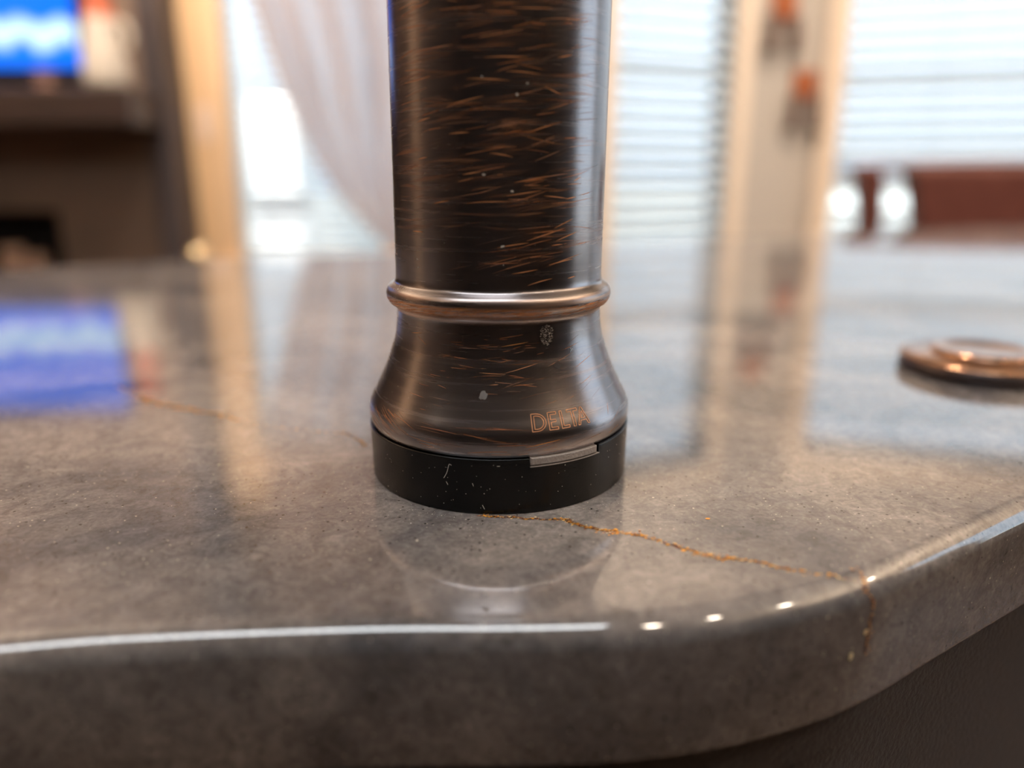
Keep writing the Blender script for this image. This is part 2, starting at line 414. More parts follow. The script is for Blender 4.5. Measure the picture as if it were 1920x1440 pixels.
# ------------------------------------------------------------------ countertop on island cabinet
inner = [(-480,-128),(-400,-133),(-250,-103),(-130,-76),(-66,-63.8),(-46,-61),(-17,-59),(5,-58.7),(21,-57.6),(37.4,-54),(56,-46.5),(75.6,-34.3),(102.4,-17.3),
         (200,45),(420,185),(600,300),(690,400),(720,560),(690,720),(600,752),(450,690),(296,620),(99,528),(-20,472),(-105,434),(-232,391),(-325,328),(-400,240),(-470,100),(-520,-50),(-520,-110)]
def closed_catmull(P, n):
    Q = [P[-1]] + P + [P[0], P[1]]; out = []
    for i in range(1, len(Q)-2):
        p0, p1, p2, p3 = Q[i-1:i+3]
        for k in range(n):
            t = k/n
            out.append(tuple(.5*((2*b) + (-a+c)*t + (2*a-5*b+4*c-d)*t*t + (-a+3*b-3*c+d)*t**3) for a, b, c, d in zip(p0, p1, p2, p3)))
    return out
OUT = [(x/1000, y/1000) for x, y in closed_catmull(inner, 8)]
NRM = []
for i in range(len(OUT)):
    a, b_ = Vector(OUT[i-1]), Vector(OUT[(i+1) % len(OUT)]); t = (b_-a).normalized(); NRM.append(Vector((t.y, -t.x)))
def shell_rings(levels, z_off, bm):
    rings = []
    for off, z in levels:
        rings.append([bm.verts.new((p[0]+n.x*off, p[1]+n.y*off, z_off+z)) for p, n in zip(OUT, NRM)])
    k = len(OUT)
    for a, b_ in zip(rings, rings[1:]):
        for i in range(k): bm.faces.new((a[i], b_[i], b_[(i+1) % k], a[(i+1) % k]))
    return rings
CT, RR = .0235, .004
lv = [(-.0004, 0), (-.0001, 0)] + [(RR*math.sin(rad(a)), -RR + RR*math.cos(rad(a))) for a in range(0, 91, 9)]
lv += [(RR, -CT+.0018)] + [(RR-.0018+.0018*math.cos(rad(a)), -CT+.0018-.0018*math.sin(rad(a))) for a in (30, 60, 90)] + [(-.02, -CT)]
bm = bmesh.new(); rg = shell_rings(lv, 0, bm)
bm.faces.new(rg[0]); bm.faces.new(rg[-1][::-1])
ct = obj('countertop', bm, M['quartz'], None, True); ct.location.z = TOP
tag(ct, 'polished grey-brown quartz countertop with rounded corner and copper-coloured vein', 'countertop')
isl = empty('kitchen_island', (0,0,0)); tag(isl, 'dark espresso island cabinet under the quartz countertop', 'cabinet')
bm = bmesh.new(); rg = shell_rings([(.0005, TOP-CT), (.0005, TOP-CT-.010), (-.0008, TOP-CT-.0112), (-.0008, .10), (-.05, .10), (-.05, 0)], 0, bm)
bm.faces.new(rg[0]); bm.faces.new(rg[-1][::-1]); obj('carcass', bm, M['cabinet'], isl, False)

# ribbons and specks that lie on a surface ------------------------------------
class Rib:
    def __init__(s): s.v=[]; s.f=[]; s.c=[]
    def strip(s, pts, nrm, wid, col, al):
        n0 = len(s.v); n = len(pts)
        for i in range(n):
            t = (pts[min(i+1,n-1)] - pts[max(i-1,0)]).normalized(); b_ = nrm[i].cross(t).normalized()*wid[i]/2
            for sg in (-1, 1): s.v.append(pts[i]+b_*sg); s.c.append((*col, al[i]))
        for i in range(n-1): s.f.append((n0+2*i, n0+2*i+2, n0+2*i+3, n0+2*i+1))
    def blob(s, p, n, rx, ry, col, al, k=7, rot=0):
        n0 = len(s.v); a = n.cross(Vector((0,0,1)) if abs(n.z) < .9 else Vector((0,1,0))).normalized(); b_ = n.cross(a)
        for i in range(k):
            q = 2*PI*i/k + rot; r = random.uniform(.7, 1.15)
            s.v.append(p + a*math.cos(q)*rx*r + b_*math.sin(q)*ry*r); s.c.append((*col, al))
        s.f.append(tuple(range(n0, n0+k)))
    def build(s, name, m, parent):
        me = bpy.data.meshes.new(name); me.from_pydata([tuple(v) for v in s.v], [], s.f)
        ca = me.color_attributes.new('fade', 'FLOAT_COLOR', 'POINT')
        for i, c in enumerate(s.c): ca.data[i].color = c
        return link(name, me, m, parent)

# copper vein of the quartz
UP = Vector((0,0,1)); vein = Rib()
def lay(p, h=.00004): return Vector((p[0]/1000, p[1]/1000, h))
def jitter_path(P, n, amp):
    Q = catmull(P, n); out = []; j = 0
    for q in Q: j = j*.6 + random.uniform(-amp, amp); out.append((q[0]+j*.5, q[1]+j))
    return out
segs = [([(-112.6,58.3),(-103,50),(-94.4,42.5),(-84,37),(-74.8,33.1),(-66,27.5)], 1.0), ([(-66,27.5),(-50,20),(-38,17.8)], .25), ([(-38,18),(-33,13),(-31,9)], .6),
        ([(-3,-27.2),(4,-28.1),(12.3,-29)], .8), ([(12.3,-29),(16,-32.2),(21.2,-33.4),(26,-35.8),(34.7,-42.0),(40,-43.5),(46.5,-46.6)], 1.0), ([(46.5,-46.6),(51,-48.0),(56.2,-50.0)], .35)]
for P, dens in segs:
    Q = jitter_path(P, 14, .28)
    pts = [lay(q) for q in Q]; n = len(pts)
    for rep in range(2):
        vein.strip([p + Vector((0, random.uniform(-.0002,.0002), rep*.00001)) for p in pts], [UP]*n, [random.uniform(.15,.85)*.001*(.5+dens*.5) for _ in pts], (.20,.065,.022), [random.uniform(.1,.75)*dens for _ in pts])
    for q in Q:
        for _ in range(int(5*dens + random.random())):
            g_ = random.random(); s_ = random.uniform(.08,.27)*(1.8 if g_ > .93 else 1)*.001
            p = Vector((q[0]/1000 + random.gauss(0,.00035), q[1]/1000 + random.gauss(0,.00030), .00008))
            col = (1.,.46,.06) if g_ > .6 else ((.22,.06,.02) if g_ > .2 else (1.,.75,.40))
            vein.blob(p, UP, s_, s_*.8, col, 1)
for c_ in ((21.5,-34.0), (34.6,-41.8), (-98,45.5), (-94,42.5), (-90,40.5), (-84,37.0), (-76,33.5)):          # richer clusters
    for _ in range(60):
        s_ = random.uniform(.05,.2)*.001*(1.9 if c_[0] < 0 else 1)
        vein.blob(Vector((c_[0]/1000+random.gauss(0,.0016), c_[1]/1000+random.gauss(0,.0004), .00009)), UP, s_*1.4, s_*.8, random.choice([(.95,.42,.07),(1.,.78,.50),(.55,.17,.04)]), 1)
for q in ((38,-28.5), (-72,30), (10,-24)): vein.blob(lay(q, .00008), UP, .0005, .0003, (.95,.40,.06), 1)
# vein running down the rounded edge
iE = min(range(len(OUT)), key=lambda i: (OUT[i][0]-.0562)**2+(OUT[i][1]+.0475)**2)
def edge_pt(a, extra=0):      # a: 0..90 round, then metres down
    p, n = OUT[iE], NRM[iE]; n3 = Vector((n.x, n.y, 0))
    if a <= 90: q = Vector((p[0], p[1], -RR)) + (n3*math.sin(rad(a))+UP*math.cos(rad(a)))*(RR+.00005); nn = n3*math.sin(rad(a))+UP*math.cos(rad(a))
    else: q = Vector((p[0], p[1], -RR-(a-90)*.001)) + n3*(RR+.00005); nn = n3
    t = Vector((-n3.y, n3.x, 0)); return q + t*extra, nn
ep = [edge_pt(a, math.sin(a*.09)*.0006) for a in list(range(0, 90, 10))+[90+k*.8 for k in range(12)]]
vein.strip([e[0] for e in ep], [e[1] for e in ep], [random.uniform(.2,.8)*.001 for _ in ep], (.25,.09,.035), [random.uniform(.2,.8) for _ in ep])
for e in ep:
    for _ in range(3): vein.blob(e[0]+Vector((random.gauss(0,.0003),0,random.gauss(0,.0002)))+e[1]*.00008, e[1], .00016, .00016, random.choice([(.95,.5,.2),(.8,.35,.1)]), .9)
e = edge_pt(90+4.6, -.0002); vein.blob(e[0]+e[1]*.0001, e[1], .0006, .0006, (.95,.72,.42), 1)
e = edge_pt(90+8.0, -.0030); vein.blob(e[0]+e[1]*.0001, e[1], .0006, .0007, (.95,.80,.50), 1)
vo = vein.build('mineral_vein', M['fleck'], ct); vo['kind'] = 'stuff'; vo['label'] = 'rusty copper and gold mineral vein'
# pale grains and dust on the stone
gr = Rib()
def inside(x, y):
    c = False; n = len(OUT)
    for i in range(n):
        (x1,y1), (x2,y2) = OUT[i], OUT[i-1]
        if (y1 > y) != (y2 > y) and x < (x2-x1)*(y-y1)/(y2-y1)+x1: c = not c
    return c
for _ in range(2600):
    y = random.uniform(-.066, .03); x = random.uniform(-.11, .13)
    if _ < 500: q = random.uniform(0, 2*PI); r_ = random.uniform(.0272,.034); x, y = r_*math.sin(q), -abs(r_*math.cos(q))
    if x*x+y*y < .0273**2 or not inside(x, y): continue
    s_ = random.uniform(.025,.08)*.001*(2 if random.random() > .97 else 1)
    gr.blob(Vector((x,y,.00005)), UP, s_*random.uniform(.7,1.6), s_, random.choice([(.85,.80,.70),(.75,.62,.46),(.9,.88,.82),(.55,.5,.42)]), random.uniform(.4,1), k=5)
go = gr.build('stone_grain', M['dust'], ct); go['kind'] = 'stuff'; go['label'] = 'tiny pale grains in the polished stone'

# ------------------------------------------------------------------ faucet
fa = empty('faucet', (0,0,TOP)); tag(fa, 'oil-rubbed bronze kitchen faucet with flared base and copper brush streaks', 'faucet')
lean = lambda z: .0085*max(0, z-.041)
prof = [(25.4,9.6),(26.05,10.3),(26.5,11.0),(26.82,11.9),(26.97,12.9),(26.98,13.8),(26.83,14.9),(26.35,16.1),(25.6,17.5),(24.75,19.2),(24.0,20.8),(23.35,22.3),(22.6,24.2),(21.95,26.1),(21.4,27.7),(20.98,29.6),(20.75,31.4),(20.60,33.0),(20.58,34.0),(20.75,34.6)]
prof2 = [(21.15,34.95),(21.85,35.4),(22.35,36.1),(22.6,37.0),(22.5,37.9),(22.1,38.6),(21.5,39.1),(20.95,39.5),(20.7,40.0),(20.62,40.7),(20.6,42)]
PR = [(r/1000, z/1000) for r, z in catmull(prof, 3)[:-1] + catmull([prof[-1]]+prof2, 3)]
PR += [(.0206, z) for z in (.05,.06,.07,.08,.09,.10,.12,.15,.18)]
def R_at(z):
    for (r0,z0),(r1,z1) in zip(PR, PR[1:]):
        if z0 <= z <= z1: return r0+(r1-r0)*(z-z0)/(z1-z0+1e-12), Vector((0, z1-z0, -(r1-r0))).normalized()
    return .0206, Vector((0,1,0))
def surf(th, z, off=.00003):
    """point and normal on the faucet body; th in degrees from the camera side towards the right"""
    r, n2 = R_at(z); s, c = math.sin(rad(th)), math.cos(rad(th))
    n = Vector((s*n2.y, -c*n2.y, n2.z)).normalized()
    return Vector((r*s+lean(z), -r*c, z)) + n*off, n
bm = bmesh.new(); SEG = 128
rings = lathe(bm, PR, SEG, lean=lean)
uvl = bm.loops.layers.uv.new('UVMap')
for f in bm.faces:
    f.smooth = True
    ks = [math.atan2(l.vert.co.x, -l.vert.co.y) for l in f.loops]
    wrap = max(ks)-min(ks) > PI
    for l, k in zip(f.loops, ks):
        if wrap and k < 0: k += 2*PI
        l[uvl].uv = (k/(2*PI)*.13*10/10, l.vert.co.z)
body = obj('body', bm, M['bronze'], fa)
for p in body.data.polygons: p.use_smooth = len(p.vertices) == 4
# mixing hub, spout and lever above the frame
bm = bmesh.new(); lathe(bm, [(.0206,.18),(.0226,.183),(.0226,.187),(.0212,.19),(.0206,.23),(.0190,.25),(.0150,.262),(.0135,.27)], 64, lean=lean)
obj('hub', bm, M['bronze'], fa, True)
bm = bmesh.new()
arc = [(lean(.27), 0, .265), (lean(.27), 0, .34)] + [(lean(.27), .085-.085*math.cos(rad(a)), .36+.085*math.sin(rad(a))) for a in range(0, 181, 12)] + [(lean(.27), .17, .33)]
tube(bm, arc, .0125, 24); obj('spout', bm, M['bronze'], fa, True)
bm = bmesh.new(); tube(bm, [(lean(.27),.17,.335),(lean(.27),.17,.29),(lean(.27),.17,.235)], [.0155,.0155,.018], 24); obj('spray_head', bm, M['bronze'], fa, True)
bm = bmesh.new(); tube(bm, [(.018,0,.21),(.040,0,.212),(.046,0,.214),(.060,0,.235),(.082,0,.275)], [.013,.013,.009,.006,.005], 20); obj('lever_handle', bm, M['bronze'], fa, True)

# black cup under the body, with the notch for the indicator lens
N0, N1 = 12.8, 45.2
def cup():
    bm = bmesh.new(); n = 720; rings = []
    def top(k):
        th = k*360/n
        return .00925 if N0 <= th <= N1 else .01074
    for k in range(n):
        th = rad(k*360/n); zt = top(k); s, c = math.sin(th), -math.cos(th)
        col = []
        for r, z in ((.0245, .0002), (.0266, 0), (.02680, .0002), (.02702, zt-.00022), (.02698, zt-.00006), (.02685, zt), (.02655, zt), (.0264, zt-.0002), (.0263, .0070), (.0245,.0070)):
            col.append(bm.verts.new((r*s, r*c, z)))
        rings.append(col)
    for k in range(n):
        a, b_ = rings[k], rings[(k+1) % n]; m_ = len(a)
        for j in range(m_): bm.faces.new((a[j], b_[j], b_[(j+1) % m_], a[(j+1) % m_]))
    bmesh.ops.recalc_face_normals(bm, faces=bm.faces)
    return bm
cu = obj('base_ring', cup(), M['plastic'], fa, False); cu['label'] = 'black textured plastic base ring'
for p in cu.data.polygons: p.use_smooth = p.area < 1e-6 and abs(p.normal.z) < .95 and p.area > 0
def arc_block(t0, t1, r0, r1, z0, z1, n=48, bev=.00012):
    bm = bmesh.new(); rings = []
    for k in range(n+1):
        th = rad(t0+(t1-t0)*k/n); s, c = math.sin(th), -math.cos(th)
        e = bev if k in (0, n) else 0
        prof_ = ((r0, z0), (r1-bev, z0), (r1-e, z0+bev), (r1-e, z1-bev), (r1-bev, z1), (r0, z1))
        rings.append([bm.verts.new((r*s, r*c, z)) for r, z in prof_])
    for a, b_ in zip(rings, rings[1:]):
        for j in range(6): bm.faces.new((a[j], b_[j], b_[(j+1) % 6], a[(j+1) % 6]))
    bm.faces.new(rings[0]); bm.faces.new(rings[-1][::-1]); bmesh.ops.recalc_face_normals(bm, faces=bm.faces); return bm
ln = obj('indicator_lens', arc_block(12.95, 43.6, .0255, .02712, .00948, .01085), M['tab'], fa); ln['label'] = 'small grey indicator lens in a notch'
ln2 = obj('notch_glint', arc_block(12.8, 45.4, .0266, .02708, .00905, .00927, bev=.00004), M['tab'], fa)  # grey strip stands in for light caught along the notch edge

# brush streaks
st = Rib()
def streak(th, z, length, slope, wid, al, col, curve=0, n=9, off=.00003):
    if 3 < th < 50 and .0142 < z < .0196: return
    r, _ = R_at(z); pts = []; nr = []; wd = []; aa = []
    for i in range(n):
        t = i/(n-1); s_ = (t-.5)*length
        zz = z + s_*math.sin(rad(slope)) + curve*(t-.5)**2*length
        p, n_ = surf(th + math.degrees(s_*math.cos(rad(slope))/r), zz, off)
        pts.append(p); nr.append(n_); e = math.sin(PI*min(1, t*1.02+.0))**.6
        wd.append(wid*max(.15, e)); aa.append(al*max(0, math.sin(PI*t))**.8)
    st.strip(pts, nr, wd, col, aa)
COPS = [(.78,.30,.12), (.66,.26,.12), (.85,.38,.18), (.60,.30,.18)]
def many(n, thr, zr, lr=(.004,.012), ar=(.2,.95), wr=(.00008,.00021), slope=(7,6)):
    for _ in range(n):
        th = random.uniform(*thr); z = random.uniform(*zr)
        sl = random.gauss(*slope); al = random.uniform(*ar)**1.3
        streak(th, z, random.uniform(*lr), sl, random.uniform(*wr), al, random.choice(COPS), random.uniform(-.18,.10))
        if random.random() < .5:            # companions: fine parallel hairs
            for _ in range(random.randint(2, 6)):
                streak(th+random.gauss(0,3), z+random.gauss(0,.0006), random.uniform(*lr)*.8, sl+random.gauss(0,2.5), random.uniform(.00004,.00009), al*random.uniform(.2,.6), random.choice(COPS), random.uniform(-.12,.08))
many(160, (0, 50), (.044, .098))
many(100, (-52, 10), (.056, .098), ar=(.2,.8))
many(64, (-50, 50), (.082, .098), ar=(.3,.8), wr=(.0001,.0003), slope=(3,5))
many(14, (-55, 0), (.043, .060), ar=(.15,.5))
many(120, (-62, 50), (.05,.098), lr=(.006,.014), ar=(.10,.38), wr=(.0002,.0006), slope=(4,4))      # soft rubbed bands
# flared base
def bell(n, thr, zr, slope, ar=(.25,.9), lr=(.002,.008), wr=(.00005,.00012)):
    for _ in range(n):
        streak(random.uniform(*thr), random.uniform(*zr), random.uniform(*lr), random.gauss(*slope), random.uniform(*wr), random.uniform(*ar)**1.2, random.choice(COPS), random.uniform(-.15,.1))
bell(60, (-45, 25), (.018,.032), (0, 6), lr=(.0015,.006)); bell(26, (5, 52), (.015,.032), (14, 6))
bell(46, (-66, -38), (.0115,.0165), (-14, 5), lr=(.004,.011)); bell(26, (-40, 20), (.0112,.0165), (-3, 4), lr=(.004,.012)); bell(26, (8, 60), (.0112,.0165), (12, 4), lr=(.004,.012))
streak(9, .0304, .0062, 8, .00013, 1, (.95,.42,.12)); streak(18, .01335, .0085, 7, .00013, 1, (.95,.38,.08)); streak(-2,.0254,.006,-3,.0001,.9,(.9,.45,.2)); streak(12,.0262,.008,13,.0001,.95,(.9,.42,.2)); streak(-47,.0312,.004,7,.0001,.9,(.9,.4,.15))
streak(4,.0275,.003,12,.00009,.9,(.9,.42,.2)); streak(-42,.0300,.004,-28,.00008,.7,(.9,.42,.2)); streak(47,.0162,.0045,44,.00008,.8,(.9,.42,.25)); streak(54,.0168,.003,55,.00009,.9,(.9,.38,.22))
# bead ring
for _ in range(260):
    z = random.uniform(.0351,.0370); streak(random.uniform(-75,70), z, random.uniform(.002,.008), random.gauss(4,3), random.uniform(.00006,.00018), random.uniform(.3,1), random.choice([(.85,.33,.10),(.95,.45,.2),(.7,.28,.1)]), 0)
# long bright streaks read from the photo (angle, height, length, slope)
LONG = [(-14.5,.0716,.0077,11),(-18,.0665,.0046,3),(-4,.0748,.009,-3),(23,.0675,.0085,17),(17,.0590,.0080,10),(30,.0560,.0062,-6),(13,.0567,.0080,8),(25,.0497,.0098,15),(8,.0480,.0070,8),(35,.0515,.0055,20),(37,.0492,.0062,16),(34,.0448,.0068,8),(14,.0433,.0058,8),
        (39,.0558,.003,8),(-12,.0600,.0040,9),(-4,.0553,.0095,2),(-28,.0552,.004,10),(-39,.0625,.0028,8),(-44,.0499,.0035,0),(12,.0759,.0075,-3),(33,.0787,.0036,13),(4,.0782,.009,1),(27,.0732,.0045,-20),(2,.0630,.005,-10),(43,.0590,.0025,20),(-38,.0688,.004,12),(31,.0478,.003,3),(22,.0415,.006,12),(41,.0418,.0024,8)]
for th, z, l_, sl in LONG: streak(th, z, l_, sl, .00017, 1.0, (.92,.40,.17), random.uniform(-.12,.02), n=13, off=.00005)
so_ = st.build('brushed_streaks', M['streak'], fa); so_['kind'] = 'stuff'; so_['label'] = 'fine copper-orange brushed streaks'

# lettering DELTA: thin etched outlines
def mm_letter(loops, t0, t1, rib, top_th=None):
    for lp, closed in loops:
        P = lp + [lp[0]] if closed else lp; Q = []
        for a, b_ in zip(P, P[1:]):
            k = max(2, int(math.hypot(b_[0]-a[0], b_[1]-a[1])/.08))
            for i in range(k): Q.append((a[0]+(b_[0]-a[0])*i/k, a[1]+(b_[1]-a[1])*i/k))
        Q.append(P[-1])
        pts = []; nr = []
        for x, y in Q:
            p, n_ = surf(t0+(t1-t0)*x, .01562+.00286*y, .00006); pts.append(p); nr.append(n_)
        rib.strip(pts, nr, [.00014]*len(pts), (.9,.45,.25), [1]*len(pts))
def dcurve(x0, y0, x1, y1):
    r = (y1-y0)/2; xm = x0 + (x1-x0)*.30
    return [(x0,y0),(xm,y0)] + [(xm+(x1-xm)*math.sin(rad(a)), y0+r-r*math.cos(rad(a))) for a in range(15, 180, 15)] + [(xm,y1),(x0,y1)]
lt = {
 'D': ((13.9,19.9), [(dcurve(0,0,1,1), 1), (dcurve(.18,.13,.83,.87), 1)]),
 'E': ((21.0,24.8), [([(0,0),(1,0),(1,.14),(.27,.14),(.27,.43),(.85,.43),(.85,.57),(.27,.57),(.27,.86),(1,.86),(1,1),(0,1)], 1)]),
 'L': ((26.4,30.0), [([(0,0),(1,0),(1,.14),(.28,.14),(.28,1),(0,1)], 1)]),
 'T': ((29.9,35.1), [([(.38,0),(.60,0),(.60,.86),(1,.86),(1,1),(0,1),(0,.86),(.38,.86)], 1)]),
 'A': ((34.2,40.2), [([(0,0),(.16,0),(.26,.24),(.74,.24),(.84,0),(1,0),(.58,1),(.46,1)], 1), ([(.32,.38),(.68,.38),(.52,.78)], 1)]),
}
for ch, ((a, b_), loops) in lt.items():
    rb = Rib(); mm_letter(loops, a, b_, rb); o = rb.build('letter', M['letter'], fa); o['label'] = 'etched copper outline letter ' + ch

# dust, water marks and lint
du = Rib()
def spot(th, z, rx, ry, col, al, k=9, off=.00006):
    p, n_ = surf(th, z, off); du.blob(p, n_, rx, ry, col, al, k)
for th, z, s_ in ((-6.5,.0598,.00030),(2.9,.0478,.00032),(9,.0724,.00026),(14,.0742,.00018),(-7,.0752,.00018),(-34,.0885,.00020),(-22,.0878,.00022),(-38,.0600,.00015),(3.2,.0447,.00012),(7.5,.0571,.0002),(-45,.045,.00012),(-44,.0435,.00014)):
    for _ in range(3): spot(th+random.gauss(0,.25), z+random.gauss(0,.00008), s_*.8, s_*.6, (.80,.76,.68), .85)
spot(-5.7,.02166,.00085,.00085,(.26,.24,.23),.8,14); spot(30.3,.0262,.0010,.0008,(.07,.055,.05),.6,14)
for _ in range(260):
    q = random.uniform(0, 2*PI); r_ = random.random()**.5
    spot(25.8+math.cos(q)*r_*4.0, .0318+math.sin(q)*r_*.0019, random.uniform(.00006,.00014), random.uniform(.00006,.00012), random.choice([(.45,.40,.36),(.6,.55,.5),(.12,.1,.1)]), random.uniform(.35,.9), 5)
for _ in range(10): spot(40+random.gauss(0,.6), .0286+random.gauss(0,.0003), .00012, .0001, (.6,.65,.72), .8, 5)
for _ in range(170): spot(random.gauss(-62,9), random.uniform(.0362,.0395), random.uniform(.00004,.00011), random.uniform(.00004,.0001), (.85,.80,.70), random.uniform(.4,1), 5)
for _ in range(160): spot(random.uniform(-70,70), random.uniform(.012,.098), random.uniform(.00003,.00007), random.uniform(.00003,.00006), (.75,.68,.58), random.uniform(.3,.9), 5)
def cupspot(th, z, rx, ry, col, al=1, k=6):
    s, c = math.sin(rad(th)), math.cos(rad(th)); n_ = Vector((s,-c,0)); r_ = .0268+.0002*z/.0107
    du.blob(n_*(r_+.00006)+Vector((0,0,z)), n_, rx, ry, col, al, k)
for _ in range(60): cupspot(random.uniform(-60,70), random.uniform(.0008,.0098), random.uniform(.00004,.0001), random.uniform(.00004,.0001), (.8,.76,.66), random.uniform(.4,1))
def lint(P, wid=.00009):
    pts = []; nr = []
    for th, z in catmull(P, 4):
        s, c = math.sin(rad(th)), math.cos(rad(th)); n_ = Vector((s,-c,0)); pts.append(n_*(.02705+.00005)+Vector((0,0,z))); nr.append(n_)
    du.strip(pts, nr, [wid]*len(pts), (.85,.80,.70), [.9]*len(pts))
lint([(-17.6,.0093),(-18.6,.0094),(-19.2,.0084),(-19.9,.0075),(-21,.0066)]); lint([(-9.4,.0062),(-9.0,.0056)]); lint([(-5.6,.0020),(-4.8,.0012)]); lint([(-20,.0060),(-19.3,.0054)]); lint([(0,.0096),(1.2,.0096)])
do = du.build('dust_specks', M['dust'], fa); do['kind'] = 'stuff'; do['label'] = 'white dust specks, lint and dried water marks'

# ------------------------------------------------------------------ bronze disc on the counter
dc = empty('hole_cover', (.1505, .0765, TOP)); tag(dc, 'round bronze sink hole cover lying on the counter at the right', 'cover')
M['disc'] = noise_mat('polished_bronze', (.66,.38,.23), (.28,.16,.12), 90, .2, metal=1)
M['disc_dark'] = mat('dark_bronze_edge', (.10,.08,.08), .35, .8)
bm = bmesh.new(); lathe(bm, [(r/1000, z/1000) for r, z in [(21.8,0),(23.5,.2),(23.5,3.9),(22.6,4.2)]], 96); obj('flange', bm, M['disc_dark'], dc, True)
bm = bmesh.new(); lathe(bm, [(r/1000, z/1000) for r, z in [(22.6,4.1),(23.3,4.2),(23.3,4.5),(22.6,4.9),(19,5.4),(15.5,5.8),(14.6,5.9)]], 96); obj('rim', bm, M['disc'], dc, True)
bm = bmesh.new(); lathe(bm, [(r/1000, z/1000) for r, z in [(15,5.6),(14.8,6.5),(14.0,7.2),(12.8,7.3),(11.2,6.8),(6,6.5),(.5,6.4)]], 96); obj('centre_knob', bm, M['disc'], dc, True)

# ------------------------------------------------------------------ fireplace, television and ornaments
FD = 2.5
fp = empty('fireplace', (0, 0, 0)); tag(fp, 'dark brown fireplace with black firebox and slate pilaster at left', 'fireplace')
xr = Xat(331, FD); xl = -2.55; yf = Y(FD); yb = backY - .004
fx0, fx1, fz0, fz1 = -2.15, Xat(93, FD), .48, Zat(395, FD)
xp = Xat(287, FD)
bm = bmesh.new()
box(bm, xl, fx0, yf+.01, yb, 0, 2.58); box(bm, fx1, xp, yf+.01, yb, 0, 2.58); box(bm, fx0, fx1, yf+.01, yb, fz1, 2.58); box(bm, fx0, fx1, yf+.01, yb, 0, fz0)
obj('chimney_breast', bm, M['fire_stone'], fp)
obj('pilaster', bx(xp, xr, yf, yb, 0, 2.58, bev=.004), M['slate'], fp)
bm = bmesh.new(); box(bm, fx0, fx1, yb-.02, yb, fz0, fz1); box(bm, fx0, fx0+.01, yf+.012, yb, fz0, fz1); box(bm, fx1-.01, fx1, yf+.012, yb, fz0, fz1); box(bm, fx0, fx1, yf+.012, yb, fz0-.001, fz0+.008)
obj('firebox', bm, M['soot'], fp)
mz0, mz1 = Zat(236, FD-.17), Zat(163, FD-.17)
ms = obj('mantel_shelf', bx(xl, Xat(268, FD-.17), yf-.20, yf-.001, mz0, mz1, bev=.008), M['mantel']); tag(ms, 'thick dark wooden mantel shelf carrying the television and jug', 'mantel shelf')
hs = obj('hearth', bx(xl, xr-.02, yf-.40, yf-.024, 0, .12, bev=.01), M['slate']); tag(hs, 'raised slate hearth slab on the floor before the fireplace', 'hearth')
tv = empty('television', (Xat(181, FD-.07)-.31, Y(FD-.07), mz1)); tag(tv, 'flat television showing blue picture with white clouds on the mantel', 'television')
sz0 = Zat(127, FD-.07) - mz1
obj('bezel', bx(-.325,.325,0,.03, sz0-.028, sz0+.365, bev=.006), M['black'], tv)
sc_ = obj('screen', bx(-.31,.31,-.004,.002, 0,.345, bev=.0015), M['screen'], tv); sc_.location.z = sz0
bm = bmesh.new(); box(bm, -.10,.10,-.06,.05,0,.010,bev=.003); box(bm, -.02,.02,.008,.024,.008,sz0-.02,bev=.002); obj('stand', bm, M['black'], tv)
jx = Xat(226, FD-.13)
jg = empty('ceramic_jug', (jx, Y(FD-.13), mz1)); tag(jg, 'white ceramic jug with terracotta-red neck standing beside the television', 'jug')
jh = Zat(36, FD-.13)-mz1
bm = bmesh.new(); lathe(bm, [(r, z) for r, z in catmull([(.052,0),(.062,.01),(.064,jh*.25),(.058,jh*.55),(.050,jh*.8),(.046,jh)], 5)], 40); obj('body', bm, M['white_cer'], jg, True)
bm = bmesh.new(); lathe(bm, catmull([(.046,jh),(.036,jh+.02),(.033,jh+.10),(.040,jh+.16)], 5), 40); obj('neck', bm, M['terra'], jg, True)
bm = bmesh.new(); tube(bm, [(.052+.0,0,jh*.55),(.078,0,jh*.62),(.085,0,jh*.80),(.072,0,jh*.95),(.044,0,jh*.97)], .008, 12); obj('handle', bm, M['white_cer'], jg, True)
tk = empty('candle_holder', (Xat(112, FD-.16), Y(FD-.16), mz1)); tag(tk, 'small dusty pink candle holder on the mantel under the television', 'candle holder')
bm = bmesh.new(); lathe(bm, catmull([(.026,0),(.028,.006),(.016,.014),(.026,.026),(.030,.038),(.024,.040)], 4), 32); obj('bowl', bm, mat('dusty_pink_glaze', (.42,.25,.20), .4), tk, True)
for i, (u, v, r_) in enumerate(((12, 462, .036), (58, 476, .030))):
    cn = empty('pillar_candle', (Xat(u-14, FD+.05), Y(FD+.05), fz0+.01)); tag(cn, ('taller' if i == 0 else 'shorter') + ' tan pillar candle inside the black firebox', 'candle', 'candles in the firebox')
    h_ = Zat(v, FD+.05)-fz0-.01
    bm = bmesh.new(); lathe(bm, [(r_,0),(r_,h_-.006),(r_-.004,h_),(r_-.010,h_-.004),(.004,h_-.008)], 28); obj('wax', bm, M['wax'], cn, True)
    bm = bmesh.new(); tube(bm, [(0,0,h_-.008),(.001,0,h_+.008)], .0015, 6); obj('wick', bm, M['black'], cn)
ft = empty('fireplace_poker_stand', (Xat(356, 2.2), Y(2.2), 0)); tag(ft, 'fireplace poker stand topped by a pale brass ball', 'fireplace tool')
bh = Zat(480, 2.2)
bm = bmesh.new(); lathe(bm, [(.09,0),(.09,.012),(.03,.02),(.008,.03),(.008,bh-.03),(.012,bh-.028)], 32); obj('post', bm, M['black'], ft, True)
bm = bmesh.new(); lathe(bm, [(.029*math.sin(rad(a))+.0002, bh-.029*math.cos(rad(a))) for a in range(0, 181, 12)], 32); obj('ball_finial', bm, M['brass'], ft, True)

